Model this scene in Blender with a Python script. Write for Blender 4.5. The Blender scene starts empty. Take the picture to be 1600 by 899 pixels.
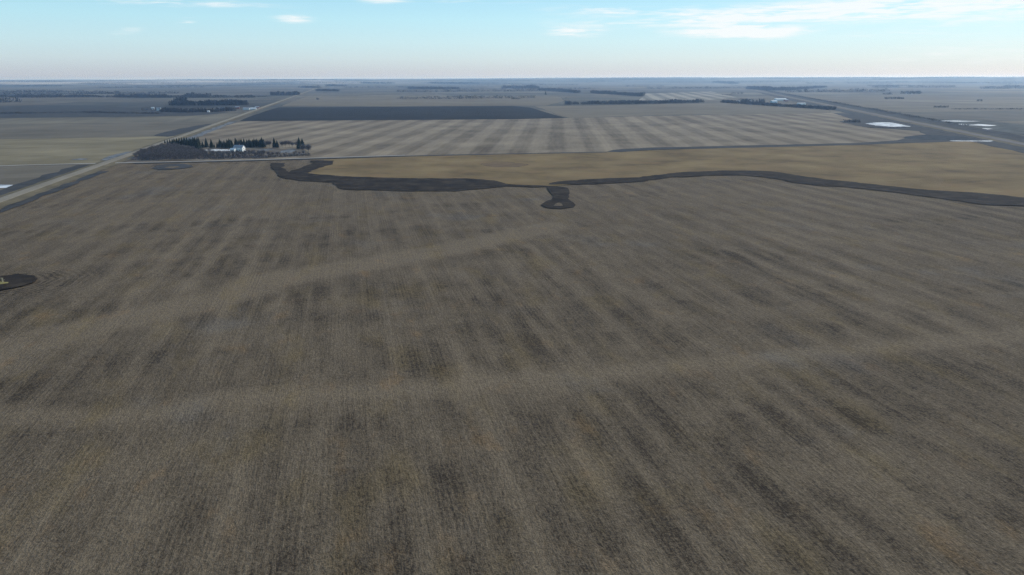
import bpy, bmesh, math, random
import numpy as np
from mathutils import Vector, Matrix, noise as mnoise

sc = bpy.context.scene
COL = sc.collection
R = math.radians
rnd = random.Random(11)

# ------------------------------------------------------------------ camera
FPX, PITCH, ROLL, CAMH = 1101.0, R(16.57), R(0.1), 90.0
cam_d = bpy.data.cameras.new('camera')
cam = bpy.data.objects.new('camera', cam_d)
COL.objects.link(cam)
cam_d.sensor_fit = 'HORIZONTAL'
cam_d.angle = 2 * math.atan(800 / FPX)
cam_d.clip_start, cam_d.clip_end = 1.0, 200000.0
cR, sR, cP, sP = math.cos(ROLL), math.sin(ROLL), math.cos(PITCH), math.sin(PITCH)
VR = Vector((cR, -sR * sP, -sR * cP))
VU = Vector((sR, cR * sP, cR * cP))
VF = Vector((0, cP, -sP))
m = Matrix((VR, VU, -VF)).transposed().to_4x4()
m.translation = (0, 0, CAMH)
cam.matrix_world = m
sc.camera = cam

# ------------------------------------------------------------------ exposure
sc.view_settings.view_transform = 'Standard'
sc.view_settings.look = 'None'
sc.view_settings.gamma = 1
sc.view_settings.use_curve_mapping = False
sc.view_settings.exposure = 0.4
sc.cycles.use_denoising = True
sc.cycles.denoiser = 'OPENIMAGEDENOISE'
sc.cycles.denoising_input_passes = 'RGB_ALBEDO_NORMAL'
sc.cycles.denoising_prefilter = 'NONE'
sc.cycles.max_bounces = 4
sc.cycles.volume_bounces = 1

SUN_EL, SUN_AZ = 32.0, 50.0        # degrees; azimuth clockwise from the view direction
SUN_E = 3.2
SKY_STR = 0.13

# ------------------------------------------------------------------ node helper
class NT:
    def __init__(s, tree):
        s.t = tree; s.n = tree.nodes; s.l = tree.links
    def _in(s, sock, v):
        if v is None: return
        if isinstance(v, bpy.types.NodeSocket): s.l.new(v, sock)
        elif isinstance(v, (tuple, list)) and len(v) == 3 and sock.type == 'RGBA': sock.default_value = (*v, 1)
        else: sock.default_value = v
    def math(s, op, a, b=None, c=None, clamp=False):
        n = s.n.new('ShaderNodeMath'); n.operation = op; n.use_clamp = clamp
        for i, v in enumerate((a, b, c)): s._in(n.inputs[i], v)
        return n.outputs[0]
    def vmath(s, op, a, b=None, scale=None):
        n = s.n.new('ShaderNodeVectorMath'); n.operation = op
        s._in(n.inputs[0], a); s._in(n.inputs[1], b)
        if scale is not None: s._in(n.inputs[3], scale)
        return n.outputs['Value'] if op in ('LENGTH', 'DISTANCE', 'DOT_PRODUCT') else n.outputs[0]
    def noise(s, vec, scale, detail=3, rough=0.5, dist=0, color=False):
        n = s.n.new('ShaderNodeTexNoise')
        s._in(n.inputs['Vector'], vec); n.inputs['Scale'].default_value = scale
        n.inputs['Detail'].default_value = detail; n.inputs['Roughness'].default_value = rough
        n.inputs['Distortion'].default_value = dist
        return n.outputs['Color' if color else 'Fac']
    def white(s, vec):
        n = s.n.new('ShaderNodeTexWhiteNoise'); n.noise_dimensions = '3D'
        s._in(n.inputs['Vector'], vec); return n.outputs['Value']
    def map(s, v, a, b, c=0.0, d=1.0, smooth=True):
        n = s.n.new('ShaderNodeMapRange'); n.interpolation_type = 'SMOOTHSTEP' if smooth else 'LINEAR'
        for i, q in enumerate((v, a, b, c, d)): s._in(n.inputs[i], q)
        return n.outputs[0]
    def mix(s, f, a, b, mode='MIX'):
        n = s.n.new('ShaderNodeMix'); n.data_type = 'RGBA'; n.blend_type = mode
        s._in(n.inputs[0], f); s._in(n.inputs[6], a); s._in(n.inputs[7], b)
        return n.outputs[2]
    def sep(s, v):
        n = s.n.new('ShaderNodeSeparateXYZ'); s._in(n.inputs[0], v); return n.outputs
    def comb(s, x, y, z=0.0):
        n = s.n.new('ShaderNodeCombineXYZ')
        for i, v in enumerate((x, y, z)): s._in(n.inputs[i], v)
        return n.outputs[0]
    def ramp(s, f, stops, interp='LINEAR'):
        n = s.n.new('ShaderNodeValToRGB'); n.color_ramp.interpolation = interp
        e = n.color_ramp.elements
        while len(e) < len(stops): e.new(0.5)
        for q, (p, c) in zip(e, stops): q.position = p; q.color = (*c, 1)
        s._in(n.inputs[0], f); return n.outputs[0]
    def rot(s, vec, deg):
        n = s.n.new('ShaderNodeMapping'); s._in(n.inputs['Vector'], vec)
        n.inputs['Rotation'].default_value = (0, 0, R(deg)); return n.outputs[0]
    def attr(s, name):
        n = s.n.new('ShaderNodeAttribute'); n.attribute_name = name; return n.outputs['Fac']

# ------------------------------------------------------------------ picture <-> place
def ray(x, y):
    return VF + VR * ((x - 800) / FPX) + VU * ((449.5 - y) / FPX)
def W(x, y, z=0.0):
    v = ray(x, y); t = (z - CAMH) / v.z
    return (v.x * t, v.y * t)
def azel(x, y):
    v = ray(x, y).normalized()
    return math.degrees(math.atan2(v.x, v.y)), math.degrees(math.asin(v.z))
GAZ = -12.76                                    # bearing of the survey grid
gc, gs = math.cos(R(GAZ)), math.sin(R(GAZ))
def G(u, v):                                    # grid metres -> world
    return (u * gc + v * gs, -u * gs + v * gc)
def UV(x, y):
    return (x * gc - y * gs, x * gs + y * gc)

# ------------------------------------------------------------------ world: sky with wisps of cirrus
world = bpy.data.worlds.new('World'); sc.world = world; world.use_nodes = True
n = NT(world.node_tree); n.n.clear()
sky = n.n.new('ShaderNodeTexSky'); sky.sky_type = 'NISHITA'; sky.sun_disc = False
sky.sun_elevation = R(SUN_EL); sky.sun_rotation = R(SUN_AZ)
sky.altitude = 500; sky.air_density = 1.0; sky.dust_density = 0.3; sky.ozone_density = 1.5
tc = n.n.new('ShaderNodeTexCoord')
dx, dy, dz = n.sep(tc.outputs['Generated'])
el = n.math('MULTIPLY', n.math('ARCSINE', dz), 57.2958)
az = n.math('MULTIPLY', n.math('ARCTAN2', dx, dy), 57.2958)
air = n.ramp(n.map(el, 0.0, 60.0, 0, 1, False), [(0.0, (2.25, 2.65, 3.6)), (0.5 / 60, (2.35, 2.85, 3.75)), (1.4 / 60, (2.75, 3.6, 4.3)), (2.6 / 60, (2.8, 4.15, 4.8)), (4.2 / 60, (2.5, 4.35, 5.1)), (5.8 / 60, (2.05, 4.0, 5.05)), (12 / 60, (1.3, 3.2, 4.8)), (1.0, (.7, 1.5, 3.0))])
skyc = n.mix(0.8, sky.outputs[0], air)
cv = n.comb(n.math('MULTIPLY', az, 0.16), n.math('MULTIPLY', el, 1.5), 0.0)
warp = n.noise(cv, 1.0, 5, 0.55, 0.4)
fine = n.noise(n.comb(n.math('MULTIPLY', az, 0.5), n.math('MULTIPLY', el, 5.0), 3.0), 1.0, 5, 0.6, 0.6)
cl = None
# (px x, px y, half width px, half height px, tilt, amount)
for (cx, cy, hw, hh, tl, am) in [(458, 30, 26, 6, 0, .9), (292, 35, 14, 5, -.1, 1.0), (898, 51, 36, 6, 0, 1.5), (1150, 50, 75, 8, 0, 1.7),
                                 (1195, 52, 30, 8, 0, 1.1), (1300, 18, 330, 13, -.015, .9), (1480, 8, 230, 16, 0, .7), (960, 16, 90, 6, .03, .7),
                                 (200, 49, 22, 5, -.15, .5), (270, 4, 130, 5, 0, .8), (598, 2, 32, 4, 0, .8), (745, 3, 70, 3, 0, .55),
                                 (1560, 75, 160, 22, -.1, .5), (1450, 45, 120, 8, -.08, .45), (1110, 32, 130, 5, -.02, .5)]:
    a0, e0 = azel(cx, cy); k = 57.2958 / FPX * 0.97
    da = n.math('SUBTRACT', az, a0)
    de = n.math('SUBTRACT', n.math('SUBTRACT', el, e0), n.math('MULTIPLY', da, -tl))
    q = n.math('ADD', n.math('POWER', n.math('ABSOLUTE', n.math('DIVIDE', da, hw * k)), 2.0), n.math('POWER', n.math('ABSOLUTE', n.math('DIVIDE', de, hh * k)), 2.0))
    g = n.math('MULTIPLY', n.math('EXPONENT', n.math('MULTIPLY', q, -0.9)), am)
    cl = g if cl is None else n.math('ADD', cl, g)
hi = n.math('MULTIPLY', n.map(el, 5.6, 9.0), n.map(n.noise(n.comb(n.math('DIVIDE', dx, n.math('ADD', dz, .12)), n.math('DIVIDE', dy, n.math('ADD', dz, .12)), 0.0), 0.6, 6, 0.6, 0.5), 0.5, 0.75, 0, 0.8))
cl = n.math('ADD', cl, hi)
cm = n.math('MULTIPLY', cl, n.math('ADD', n.map(warp, 0.3, 0.65, 0.25, 1.0), n.map(fine, 0.35, 0.7, -0.25, 0.35)))
cm = n.map(cm, 0.06, 1.05, 0.0, 0.85)
bg = n.n.new('ShaderNodeBackground'); bg.inputs[1].default_value = SKY_STR
skyc = n.mix(cm, skyc, (5.7, 5.8, 5.85))
n.l.new(skyc, bg.inputs[0])
wo = n.n.new('ShaderNodeOutputWorld'); n.l.new(bg.outputs[0], wo.inputs[0])

# ------------------------------------------------------------------ sun
sun_d = bpy.data.lights.new('sun', 'SUN'); sun = bpy.data.objects.new('sun', sun_d); COL.objects.link(sun)
sun_d.energy = SUN_E; sun_d.angle = R(0.5); sun_d.color = (1.0, 0.93, 0.82)
sdir = Vector((math.sin(R(SUN_AZ)) * math.cos(R(SUN_EL)), math.cos(R(SUN_AZ)) * math.cos(R(SUN_EL)), math.sin(R(SUN_EL))))
sun.rotation_euler = sdir.to_track_quat('Z', 'Y').to_euler()
sun.location = (0, 0, 5000)

# ------------------------------------------------------------------ object helpers
def tag(o, label=None, cat=None, group=None, kind=None):
    for k, v in (('label', label), ('category', cat), ('group', group), ('kind', kind)):
        if v: o[k] = v
    return o
def mesh_np(name, verts, faces, mat, smooth=False):
    me = bpy.data.meshes.new(name)
    me.from_pydata([tuple(map(float, v)) for v in verts], [], faces)
    if mat: me.materials.append(mat)
    me.update()
    return me
def link(name, me, parent=None):
    o = bpy.data.objects.new(name, me); COL.objects.link(o)
    if parent: o.parent = parent
    return o
def empty(name, loc, rz=0):
    o = bpy.data.objects.new(name, None); COL.objects.link(o); o.location = loc; o.rotation_euler = (0, 0, rz)
    o.empty_display_size = 1
    return o
class MB:
    def __init__(s): s.v = []; s.f = []
    def add(s, v, f):
        b = len(s.v); s.v += [tuple(q) for q in v]; s.f += [tuple(i + b for i in t) for t in f]
    def box(s, x0, x1, y0, y1, z0, z1):
        s.add([(x0, y0, z0), (x1, y0, z0), (x1, y1, z0), (x0, y1, z0), (x0, y0, z1), (x1, y0, z1), (x1, y1, z1), (x0, y1, z1)],
              [(3, 2, 1, 0), (4, 5, 6, 7), (0, 1, 5, 4), (1, 2, 6, 5), (2, 3, 7, 6), (3, 0, 4, 7)])
    def tube(s, a, b, ra, rb, k=5):
        a = Vector(a); b = Vector(b); d = (b - a).normalized()
        p = d.orthogonal().normalized(); q = d.cross(p); v = []
        for c, r in ((a, ra), (b, rb)):
            for i in range(k):
                t = 2 * math.pi * i / k; v.append(c + p * (r * math.cos(t)) + q * (r * math.sin(t)))
        f = [(i, (i + 1) % k, k + (i + 1) % k, k + i) for i in range(k)] + [tuple(range(k, 2 * k))]
        s.add(v, f)
    def build(s, name, mat, parent=None):
        return link(name, mesh_np(name, s.v, s.f, mat), parent)

# ------------------------------------------------------------------ materials
def new_mat(name):
    mt = bpy.data.materials.new(name); mt.use_nodes = True
    t = NT(mt.node_tree); t.n.clear()
    p = t.n.new('ShaderNodeBsdfPrincipled'); o = t.n.new('ShaderNodeOutputMaterial'); t.l.new(p.outputs[0], o.inputs[0])
    geo = t.n.new('ShaderNodeNewGeometry')
    return mt, t, p, geo.outputs['Position']
def bump(t, p, h, strength, dist):
    b = t.n.new('ShaderNodeBump'); b.inputs['Strength'].default_value = strength; b.inputs['Distance'].default_value = dist
    t._in(b.inputs['Height'], h); t.l.new(b.outputs[0], p.inputs['Normal'])

def ragged(t, p, pos):
    # clods and tufts thin out over the outer rim of a sheet
    fd = t.attr('fade'); nz = t.noise(pos, 0.33, 5, 0.7)
    t._in(p.inputs['Alpha'], t.map(t.math('SUBTRACT', t.math('ADD', t.math('MULTIPLY', nz, 1.3), 0.02), t.math('MULTIPLY', fd, 1.0)), 0.0, 0.35))

def field_mat(name, dark, light, width=14.0, bearing=GAZ, contrast=0.5, patch=1 / 90, grain=0.6, third=None, hard=False, along=1.0, rough=1.0, spec=0.03, mott=1.1):
    """a cropped or grazed field: swaths of one bearing, patches along them, grain"""
    mt, t, p, pos = new_mat(name)
    u, v, _ = t.sep(t.rot(pos, bearing))
    uw = t.math('ADD', u, t.math('MULTIPLY', t.math('SUBTRACT', t.noise(pos, 1 / 75, 2), 0.5), (0.5 if hard else 0.2) * width))
    band = t.math('FLOOR', t.math('DIVIDE', uw, width))
    if hard:
        alt = t.math('PINGPONG', t.math('DIVIDE', uw, width), 1.0)
        b1 = t.map(alt, 0.34, 0.66)
        br = t.math('SUBTRACT', t.white(t.comb(band, 3.0, 0)), 0.5)
        sw = t.math('ADD', t.math('SUBTRACT', b1, 0.5), t.math('MULTIPLY', br, 0.6))
    else:
        sw = t.math('SUBTRACT', t.noise(t.comb(t.math('MULTIPLY', band, 5.37), t.math('MULTIPLY', v, along / (width * 3)), 0.0), 1.0, 2), 0.5)
        sw = t.math('MULTIPLY', sw, 1.6)
    pt = t.math('SUBTRACT', t.noise(pos, patch, 5, 0.55), 0.5)
    st = t.math('SUBTRACT', t.noise(t.comb(t.math('MULTIPLY', u, 1 / 5), t.math('MULTIPLY', v, 1 / 60), 0.0), 1.0, 4, 0.6), 0.5)
    gr = t.math('SUBTRACT', t.noise(pos, 1.1, 5, 0.7), 0.5)
    f = t.math('ADD', 0.5, t.math('MULTIPLY', sw, contrast))
    f = t.math('ADD', f, t.math('MULTIPLY', pt, mott))
    f = t.math('ADD', f, t.math('MULTIPLY', st, 0.6))
    f = t.math('ADD', f, t.math('MULTIPLY', gr, grain), clamp=True)
    c = t.mix(f, dark, light)
    if third:
        c = t.mix(t.map(t.noise(pos, patch * 1.7, 4, 0.6), 0.48, 0.68, 0, 0.75), c, third)
    t._in(p.inputs['Base Color'], c); p.inputs['Roughness'].default_value = rough
    p.inputs['Specular IOR Level'].default_value = spec
    ragged(t, p, pos)
    bump(t, p, gr, 0.5, 0.4)
    return mt

def plain_mat(name, c1, c2, scale=0.3, rough=0.9, spec=0.3, detail=4, bmp=0.0, edge=False):
    mt, t, p, pos = new_mat(name)
    nz = t.noise(pos, scale, detail, 0.6)
    t._in(p.inputs['Base Color'], t.mix(t.map(nz, 0.3, 0.7), c1, c2))
    p.inputs['Roughness'].default_value = rough; p.inputs['Specular IOR Level'].default_value = spec
    if edge: ragged(t, p, pos)
    if bmp: bump(t, p, nz, 0.6, bmp)
    return mt

# ------------------------------------------------------------------ ground sheets
def outline(pts, step, jit, seed):
    out = []
    for i, a in enumerate(pts):
        b = pts[(i + 1) % len(pts)]
        L = math.dist(a, b); k = max(1, min(160, int(L / step)))
        for j in range(k):
            t = j / k; x = a[0] + (b[0] - a[0]) * t; y = a[1] + (b[1] - a[1]) * t
            nx, ny = -(b[1] - a[1]) / max(L, 1e-6), (b[0] - a[0]) / max(L, 1e-6)
            q = jit * (mnoise.fractal(Vector((x / step / 3, y / step / 3, seed)), 0.8, 2.0, 3) + 0.35 * (rnd.random() - .5)) if jit else 0
            out.append((x + nx * q, y + ny * q))
    return out
def sheet(name, pts, z, mat, label, cat=None, kind='structure', step=15, jit=0.0, soft=None):
    o = outline(pts, step, jit, z * 37 + len(pts))
    area = sum(o[i][0] * o[(i + 1) % len(o)][1] - o[(i + 1) % len(o)][0] * o[i][1] for i in range(len(o)))
    if area < 0: o.reverse()
    bm = bmesh.new(); lay = bm.verts.layers.float.new('fade')
    iv = [bm.verts.new((x, y, z)) for x, y in o]
    f = bm.faces.new(iv); f.normal_update()
    bmesh.ops.triangulate(bm, faces=[f])
    w = soft if soft is not None else max(1.2, jit * 1.6)
    ov = []
    for i in range(len(o)):
        a, b = o[i - 1], o[(i + 1) % len(o)]; L = math.dist(a, b) or 1
        q = bm.verts.new((o[i][0] + (b[1] - a[1]) / L * w, o[i][1] - (b[0] - a[0]) / L * w, z - .05 - .01 * (i % 3))); q[lay] = 1.0; ov.append(q)
    for i in range(len(o)):
        k = (i + 1) % len(o); bm.faces.new((iv[i], ov[i], ov[k], iv[k]))
    me = bpy.data.meshes.new(name); bm.to_mesh(me); bm.free(); me.materials.append(mat)
    ob = link(name, me)
    return tag(ob, label, cat, None, kind)
def ribbon(pts, widths):
    L, Rr = [], []
    for i, p in enumerate(pts):
        a = pts[max(i - 1, 0)]; b = pts[min(i + 1, len(pts) - 1)]
        d = Vector((b[0] - a[0], b[1] - a[1])).normalized(); w = widths[i] if isinstance(widths, list) else widths
        L.append((p[0] - d.y * w / 2, p[1] + d.x * w / 2)); Rr.append((p[0] + d.y * w / 2, p[1] - d.x * w / 2))
    return L + Rr[::-1]
def PX(*p): return [W(*q) for q in p]
def GR(*p): return [G(*q) for q in p]

# base plain with hills far out
def hill(x, y):
    r = math.hypot(x, y)
    k = min(1, max(0, (r - 9500) / 7500)); k = k * k * (3 - 2 * k)
    if k == 0: return 0.0
    h = mnoise.fractal(Vector((x / 4200, y / 4200, 4.2)), 0.9, 2.0, 4)
    az_ = math.degrees(math.atan2(x, y))
    top = 62 + 16 * math.tanh((az_ - 2) / 14)
    return k * min(98.0, max(-4.0, top + 26 * h))
rings = [0, 60, 150, 300, 600, 1200, 2500, 5000, 8000, 9500, 10200, 10800] + list(np.geomspace(11400, 43000, 90))
NA = 420
gv, gf = [(0, 0, -0.9)], []
for r in rings[1:]:
    for i in range(NA):
        a = 2 * math.pi * i / NA
        x, y = r * math.sin(a), r * math.cos(a); gv.append((x, y, -0.9 + hill(x, y)))
for i in range(NA): gf.append((0, 1 + (i + 1) % NA, 1 + i))
for k in range(len(rings) - 2):
    b0, b1 = 1 + k * NA, 1 + (k + 1) * NA
    for i in range(NA):
        j = (i + 1) % NA; gf.append((b0 + i, b0 + j, b1 + j, b1 + i))
mt, t, p, pos = new_mat('plain_farmland')
rp = t.rot(pos, GAZ); u, v, _ = t.sep(rp)
wob = t.math('MULTIPLY', t.math('SUBTRACT', t.noise(pos, 1 / 700, 3), 0.5), 120)
cu = t.math('FLOOR', t.math('DIVIDE', t.math('ADD', u, 265.0), 804.0))
cvv = t.math('FLOOR', t.math('DIVIDE', t.math('ADD', t.math('ADD', v, -880.0), wob), 402.0))
wn = t.white(t.comb(cu, cvv, 1.0))
wn2 = t.white(t.comb(cu, cvv, 9.0))
col = t.ramp(wn, [(0.0, (.065, .058, .047)), (.2, (.10, .084, .062)), (.42, (.13, .11, .078)), (.62, (.11, .09, .068)), (.78, (.08, .073, .057)), (.9, (.045, .041, .037)), (1.0, (.17, .145, .105))], 'CONSTANT')
pn = t.noise(pos, 1 / 240, 5, 0.6)
sn = t.noise(t.comb(t.math('MULTIPLY', u, 1 / 30), t.math('MULTIPLY', v, 1 / 500), wn2), 1.0, 3)
col = t.mix(1.0, col, t.mix(t.map(t.math('ADD', t.math('MULTIPLY', pn, .7), t.math('MULTIPLY', sn, .3)), 0.3, 0.7), (.6, .6, .62), (1.3, 1.3, 1.28)), 'MULTIPLY')
slough = t.map(t.noise(pos, 1 / 420, 4, 0.55), 0.62, 0.68, 0, 0.7)
col = t.mix(slough, col, (.045, .042, .038))
# pale stubble country on the far left, wooded country on the far right
x_, y_, _z = t.sep(pos)
dist = t.vmath('LENGTH', pos)
az2 = t.math('MULTIPLY', t.math('ARCTAN2', x_, y_), 57.2958)
leftm = t.math('MULTIPLY', t.map(dist, 11300, 11700), t.map(az2, -4.0, -16.0))
pale = t.mix(t.map(t.noise(pos, 1 / 2200, 4), 0.40, 0.60), (.08, .075, .07), (.42, .37, .32))
col = t.mix(leftm, col, pale)
rightm = t.math('MULTIPLY', t.map(dist, 9500, 13500), t.map(az2, -6.0, 8.0))
col = t.mix(rightm, col, t.mix(t.map(t.noise(pos, 1 / 1900, 4), 0.40, 0.62), (.03, .03, .028), (.13, .115, .09)))
t._in(p.inputs['Base Color'], col); p.inputs['Roughness'].default_value = 0.95; p.inputs['Specular IOR Level'].default_value = 0.1
tag(link('ground', mesh_np('ground', gv, gf, mt)), 'flat prairie farmland running out to the horizon', None, None, 'structure')

# ------------------------------------------------------------------ the near stubble field
ROADU = -265.0
W1 = [W(*q) for q in [(-60, 585), (0, 545), (150, 507), (320, 470), (425, 437), (550, 415), (700, 388), (800, 366), (860, 352)]]
W2 = [W(*q) for q in [(-80, 640), (0, 646), (150, 652), (260, 640), (350, 620), (500, 612), (700, 602), (850, 588), (950, 580), (1150, 562), (1300, 545), (1500, 530), (1700, 512)]]
W3 = [W(*q) for q in [(60, 420), (230, 400), (330, 380), (470, 375)]]
def seg_dist(P, line):
    best = np.full(len(P), 1e9)
    for a, b in zip(line[:-1], line[1:]):
        a = np.array(a); b = np.array(b); ab = b - a
        t_ = np.clip(((P - a) @ ab) / (ab @ ab), 0, 1)
        best = np.minimum(best, np.linalg.norm(P - (a + t_[:, None] * ab), axis=1))
    return best
us = np.concatenate([np.arange(ROADU + 12, 500, 4.0), np.arange(500, 2600, 14.0)])
vs = np.concatenate([np.arange(-260, 640, 4.0), np.arange(640, 880.1, 8.0)])
UU, VV = np.meshgrid(us, vs)
X = UU * gc + VV * gs; Y = -UU * gs + VV * gc
P2 = np.stack([X.ravel(), Y.ravel()], 1)
wash = np.exp(-(seg_dist(P2, W1) / 14.0) ** 6) * 1.0
wash = np.maximum(wash, np.exp(-(seg_dist(P2, W2) / 6.5) ** 3) * 1.0)
wash = np.maximum(wash, np.exp(-(seg_dist(P2, W3) / 7.0) ** 2) * 0.4)
Z = np.array([0.14 * mnoise.noise(Vector((x / 70, y / 70, 0))) for x, y in P2]) - 0.62
nu, nv = len(us), len(vs)
fid = np.arange(nu * nv).reshape(nv, nu)
quads = np.stack([fid[:-1, :-1], fid[:-1, 1:], fid[1:, 1:], fid[1:, :-1]], -1).reshape(-1, 4)
me = bpy.data.meshes.new('stubble_field')
me.vertices.add(nu * nv); me.vertices.foreach_set('co', np.concatenate([P2, Z[:, None]], 1).astype(np.float32).ravel())
me.loops.add(quads.size); me.loops.foreach_set('vertex_index', quads.astype(np.int32).ravel())
me.polygons.add(len(quads)); me.polygons.foreach_set('loop_start', np.arange(0, quads.size, 4, dtype=np.int32))
me.update(calc_edges=True)
at = me.attributes.new('wash', 'FLOAT', 'POINT'); at.data.foreach_set('value', wash.astype(np.float32))
for pl in me.polygons: pl.use_smooth = True
mt, t, p, pos = new_mat('stubble')
rp = t.rot(pos, GAZ); u, v, _ = t.sep(rp)
SW = 10.6
uw = t.math('ADD', u, t.math('MULTIPLY', t.math('SUBTRACT', t.noise(pos, 1 / 45, 3), 0.5), 5.0))
ub = t.math('DIVIDE', uw, SW)
band = t.math('FLOOR', ub); frac = t.math('FRACT', ub)
prof = t.math('MULTIPLY', t.map(frac, 0.05, 0.35), t.map(frac, 0.95, 0.6))
vw = t.math('ADD', v, t.math('MULTIPLY', t.math('SUBTRACT', t.noise(pos, 1 / 9, 3), 0.5), 14))
blk = t.noise(t.comb(t.math('MULTIPLY', band, 7.31), t.math('DIVIDE', vw, 24.0), 2.0), 1.0, 3, 0.6)
zone = t.math('SUBTRACT', t.noise(t.comb(t.math('DIVIDE', u, 130.0), t.math('DIVIDE', vw, 46.0), 13.0), 1.0, 3, 0.55), t.map(u, 60, 320, 0, .10))
darkb = t.math('MULTIPLY', t.math('MULTIPLY', prof, t.map(blk, 0.32, 0.58)), t.map(t.math('SUBTRACT', zone, t.map(v, 330, 620, 0, .07)), 0.44, 0.60))
blob = t.map(t.noise(t.comb(t.math('DIVIDE', u, 9.0), t.math('DIVIDE', v, 26.0), 5.0), 1.0, 5, 0.62, 0.3), 0.36, 0.64)
strk = t.math('SUBTRACT', t.noise(t.comb(t.math('DIVIDE', u, 2.4), t.math('DIVIDE', v, 60.0), 1.0), 1.0, 4, 0.65), 0.5)
strk2 = t.math('SUBTRACT', t.noise(t.comb(t.math('DIVIDE', u, 7.5), t.math('DIVIDE', v, 95.0), 21.0), 1.0, 5, 0.6, 0.4), 0.5)
rows = t.math('SUBTRACT', t.noise(t.comb(t.math('DIVIDE', u, 0.5), t.math('DIVIDE', v, 2.6), 4.0), 1.0, 2, 0.6), 0.5)
clump = t.math('SUBTRACT', t.noise(pos, 1.0, 3, 0.7), 0.5)
grain = t.math('SUBTRACT', t.noise(pos, 2.3, 2, 0.8), 0.5)
large = t.math('SUBTRACT', t.noise(pos, 1 / 130, 4, 0.5), 0.5)
wsh = t.attr('wash')
wsh = t.math('MULTIPLY', wsh, t.map(t.noise(pos, 1 / 14, 3), 0.25, 0.6, 0.75, 1.0))
keep = t.math('SUBTRACT', 1.0, t.math('MULTIPLY', wsh, 0.85))
swv = t.math('SUBTRACT', t.noise(t.comb(t.math('MULTIPLY', band, 3.77), t.math('DIVIDE', v, 170.0), 41.0), 1.0, 2), 0.5)
altb = t.math('SUBTRACT', t.map(t.math('PINGPONG', ub, 1.0), 0.25, 0.75), 0.5)
swath = t.math('ADD', t.math('MULTIPLY', swv, 0.28), t.math('MULTIPLY', altb, t.map(t.noise(pos, 1 / 110, 3), 0.42, 0.62, 0.02, 0.18)))
drill = t.math('MULTIPLY', t.math('SINE', t.math('MULTIPLY', t.math('ADD', u, t.math('MULTIPLY', t.noise(pos, 1 / 25, 2), 1.2)), 4.2)), t.map(t.noise(t.comb(t.math('DIVIDE', u, 8.0), t.math('DIVIDE', v, 40.0), 71.0), 1.0, 3), 0.42, 0.62))
long_ = t.math('SUBTRACT', t.noise(t.comb(t.math('DIVIDE', u, 1.5), t.math('DIVIDE', v, 420.0), 61.0), 1.0, 4, 0.7), 0.5)
straw = t.map(t.noise(pos, 1.7, 3, 0.8), 0.62, 0.70)
f = t.math('SUBTRACT', 0.555, t.math('MULTIPLY', t.math('MULTIPLY', darkb, 0.23), keep))
f = t.math('SUBTRACT', f, t.math('MULTIPLY', t.math('MULTIPLY', blob, t.map(v, 330, 620, .17, .10)), keep))
strk = t.math('MULTIPLY', strk, keep); strk2 = t.math('MULTIPLY', strk2, keep); large = t.math('MULTIPLY', large, keep); swath = t.math('MULTIPLY', swath, keep)
for q, k in ((strk, 0.22), (strk2, 0.23), (rows, 0.6), (clump, 0.8), (grain, 1.35), (large, 0.4), (swath, 1.0), (long_, 0.45), (straw, 0.30), (drill, 0.07)):
    f = t.math('ADD', f, t.math('MULTIPLY', q, k))
f = t.math('ADD', f, t.math('MULTIPLY', wsh, 0.13))
# wheel tracks left by the seeder, a pair every few swaths
tr = t.math('ABSOLUTE', t.math('SUBTRACT', t.math('PINGPONG', t.math('ADD', u, 3.0), 27.0), 12.0))
trk = t.math('MULTIPLY', t.map(tr, 0.5, 0.15, 0, 1), t.map(t.noise(t.comb(t.math('DIVIDE', u, 30.0), t.math('DIVIDE', v, 120.0), 8.0), 1.0, 2), 0.45, 0.6))
f = t.math('ADD', f, t.math('MULTIPLY', trk, 0.08))
# rings worked round the black slough
ctr = W(-8, 441); rings_c = t.vmath('SUBTRACT', pos, (ctr[0], ctr[1], 0.0))
rr = t.vmath('LENGTH', t.vmath('MULTIPLY', rings_c, (0.8, 1.0, 0.0)))
rr2 = t.math('ADD', rr, t.math('MULTIPLY', t.math('SUBTRACT', t.noise(pos, 1 / 12, 3), 0.5), 7.0))
rmask = t.map(rr, 46.0, 14.0)
ringv = t.math('SINE', t.math('MULTIPLY', rr2, 2.3))
f = t.math('SUBTRACT', f, t.math('MULTIPLY', rmask, t.math('ADD', 0.13, t.math('MULTIPLY', ringv, 0.15))), clamp=True)
col = t.mix(f, (.036, .0275, .0205), (.202, .155, .104))
tn = t.noise(t.comb(t.math('DIVIDE', u, 16.0), t.math('DIVIDE', v, 40.0), 11.0), 1.0, 4, 0.6)
col = t.mix(t.map(tn, 0.50, 0.71, 0, 0.6), col, t.mix(f, (.040, .030, .017), (.212, .153, .079)))
tn2 = t.noise(t.comb(t.math('DIVIDE', u, 12.0), t.math('DIVIDE', v, 22.0), 31.0), 1.0, 4, 0.6)
col = t.mix(t.map(tn2, 0.57, 0.74, 0, 0.5), col, t.mix(f, (.06, .04, .02), (.27, .17, .09)))
tn3 = t.noise(pos, 1 / 70, 4, 0.6)
col = t.mix(t.map(tn3, 0.56, 0.72, 0, 0.35), col, t.mix(f, (.035, .034, .04), (.20, .185, .165)))
t._in(p.inputs['Base Color'], col); p.inputs['Roughness'].default_value = 1.0; p.inputs['Specular IOR Level'].default_value = 0.03
bump(t, p, t.math('ADD', t.math('MULTIPLY', clump, 1.0), t.math('ADD', rows, grain)), 0.6, 0.4)
M_STUB = mt
me.materials.append(mt)
tag(link('stubble_field', me), 'large grey brown stubble field striped by swaths and pale waterways', None, None, 'structure')

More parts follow.
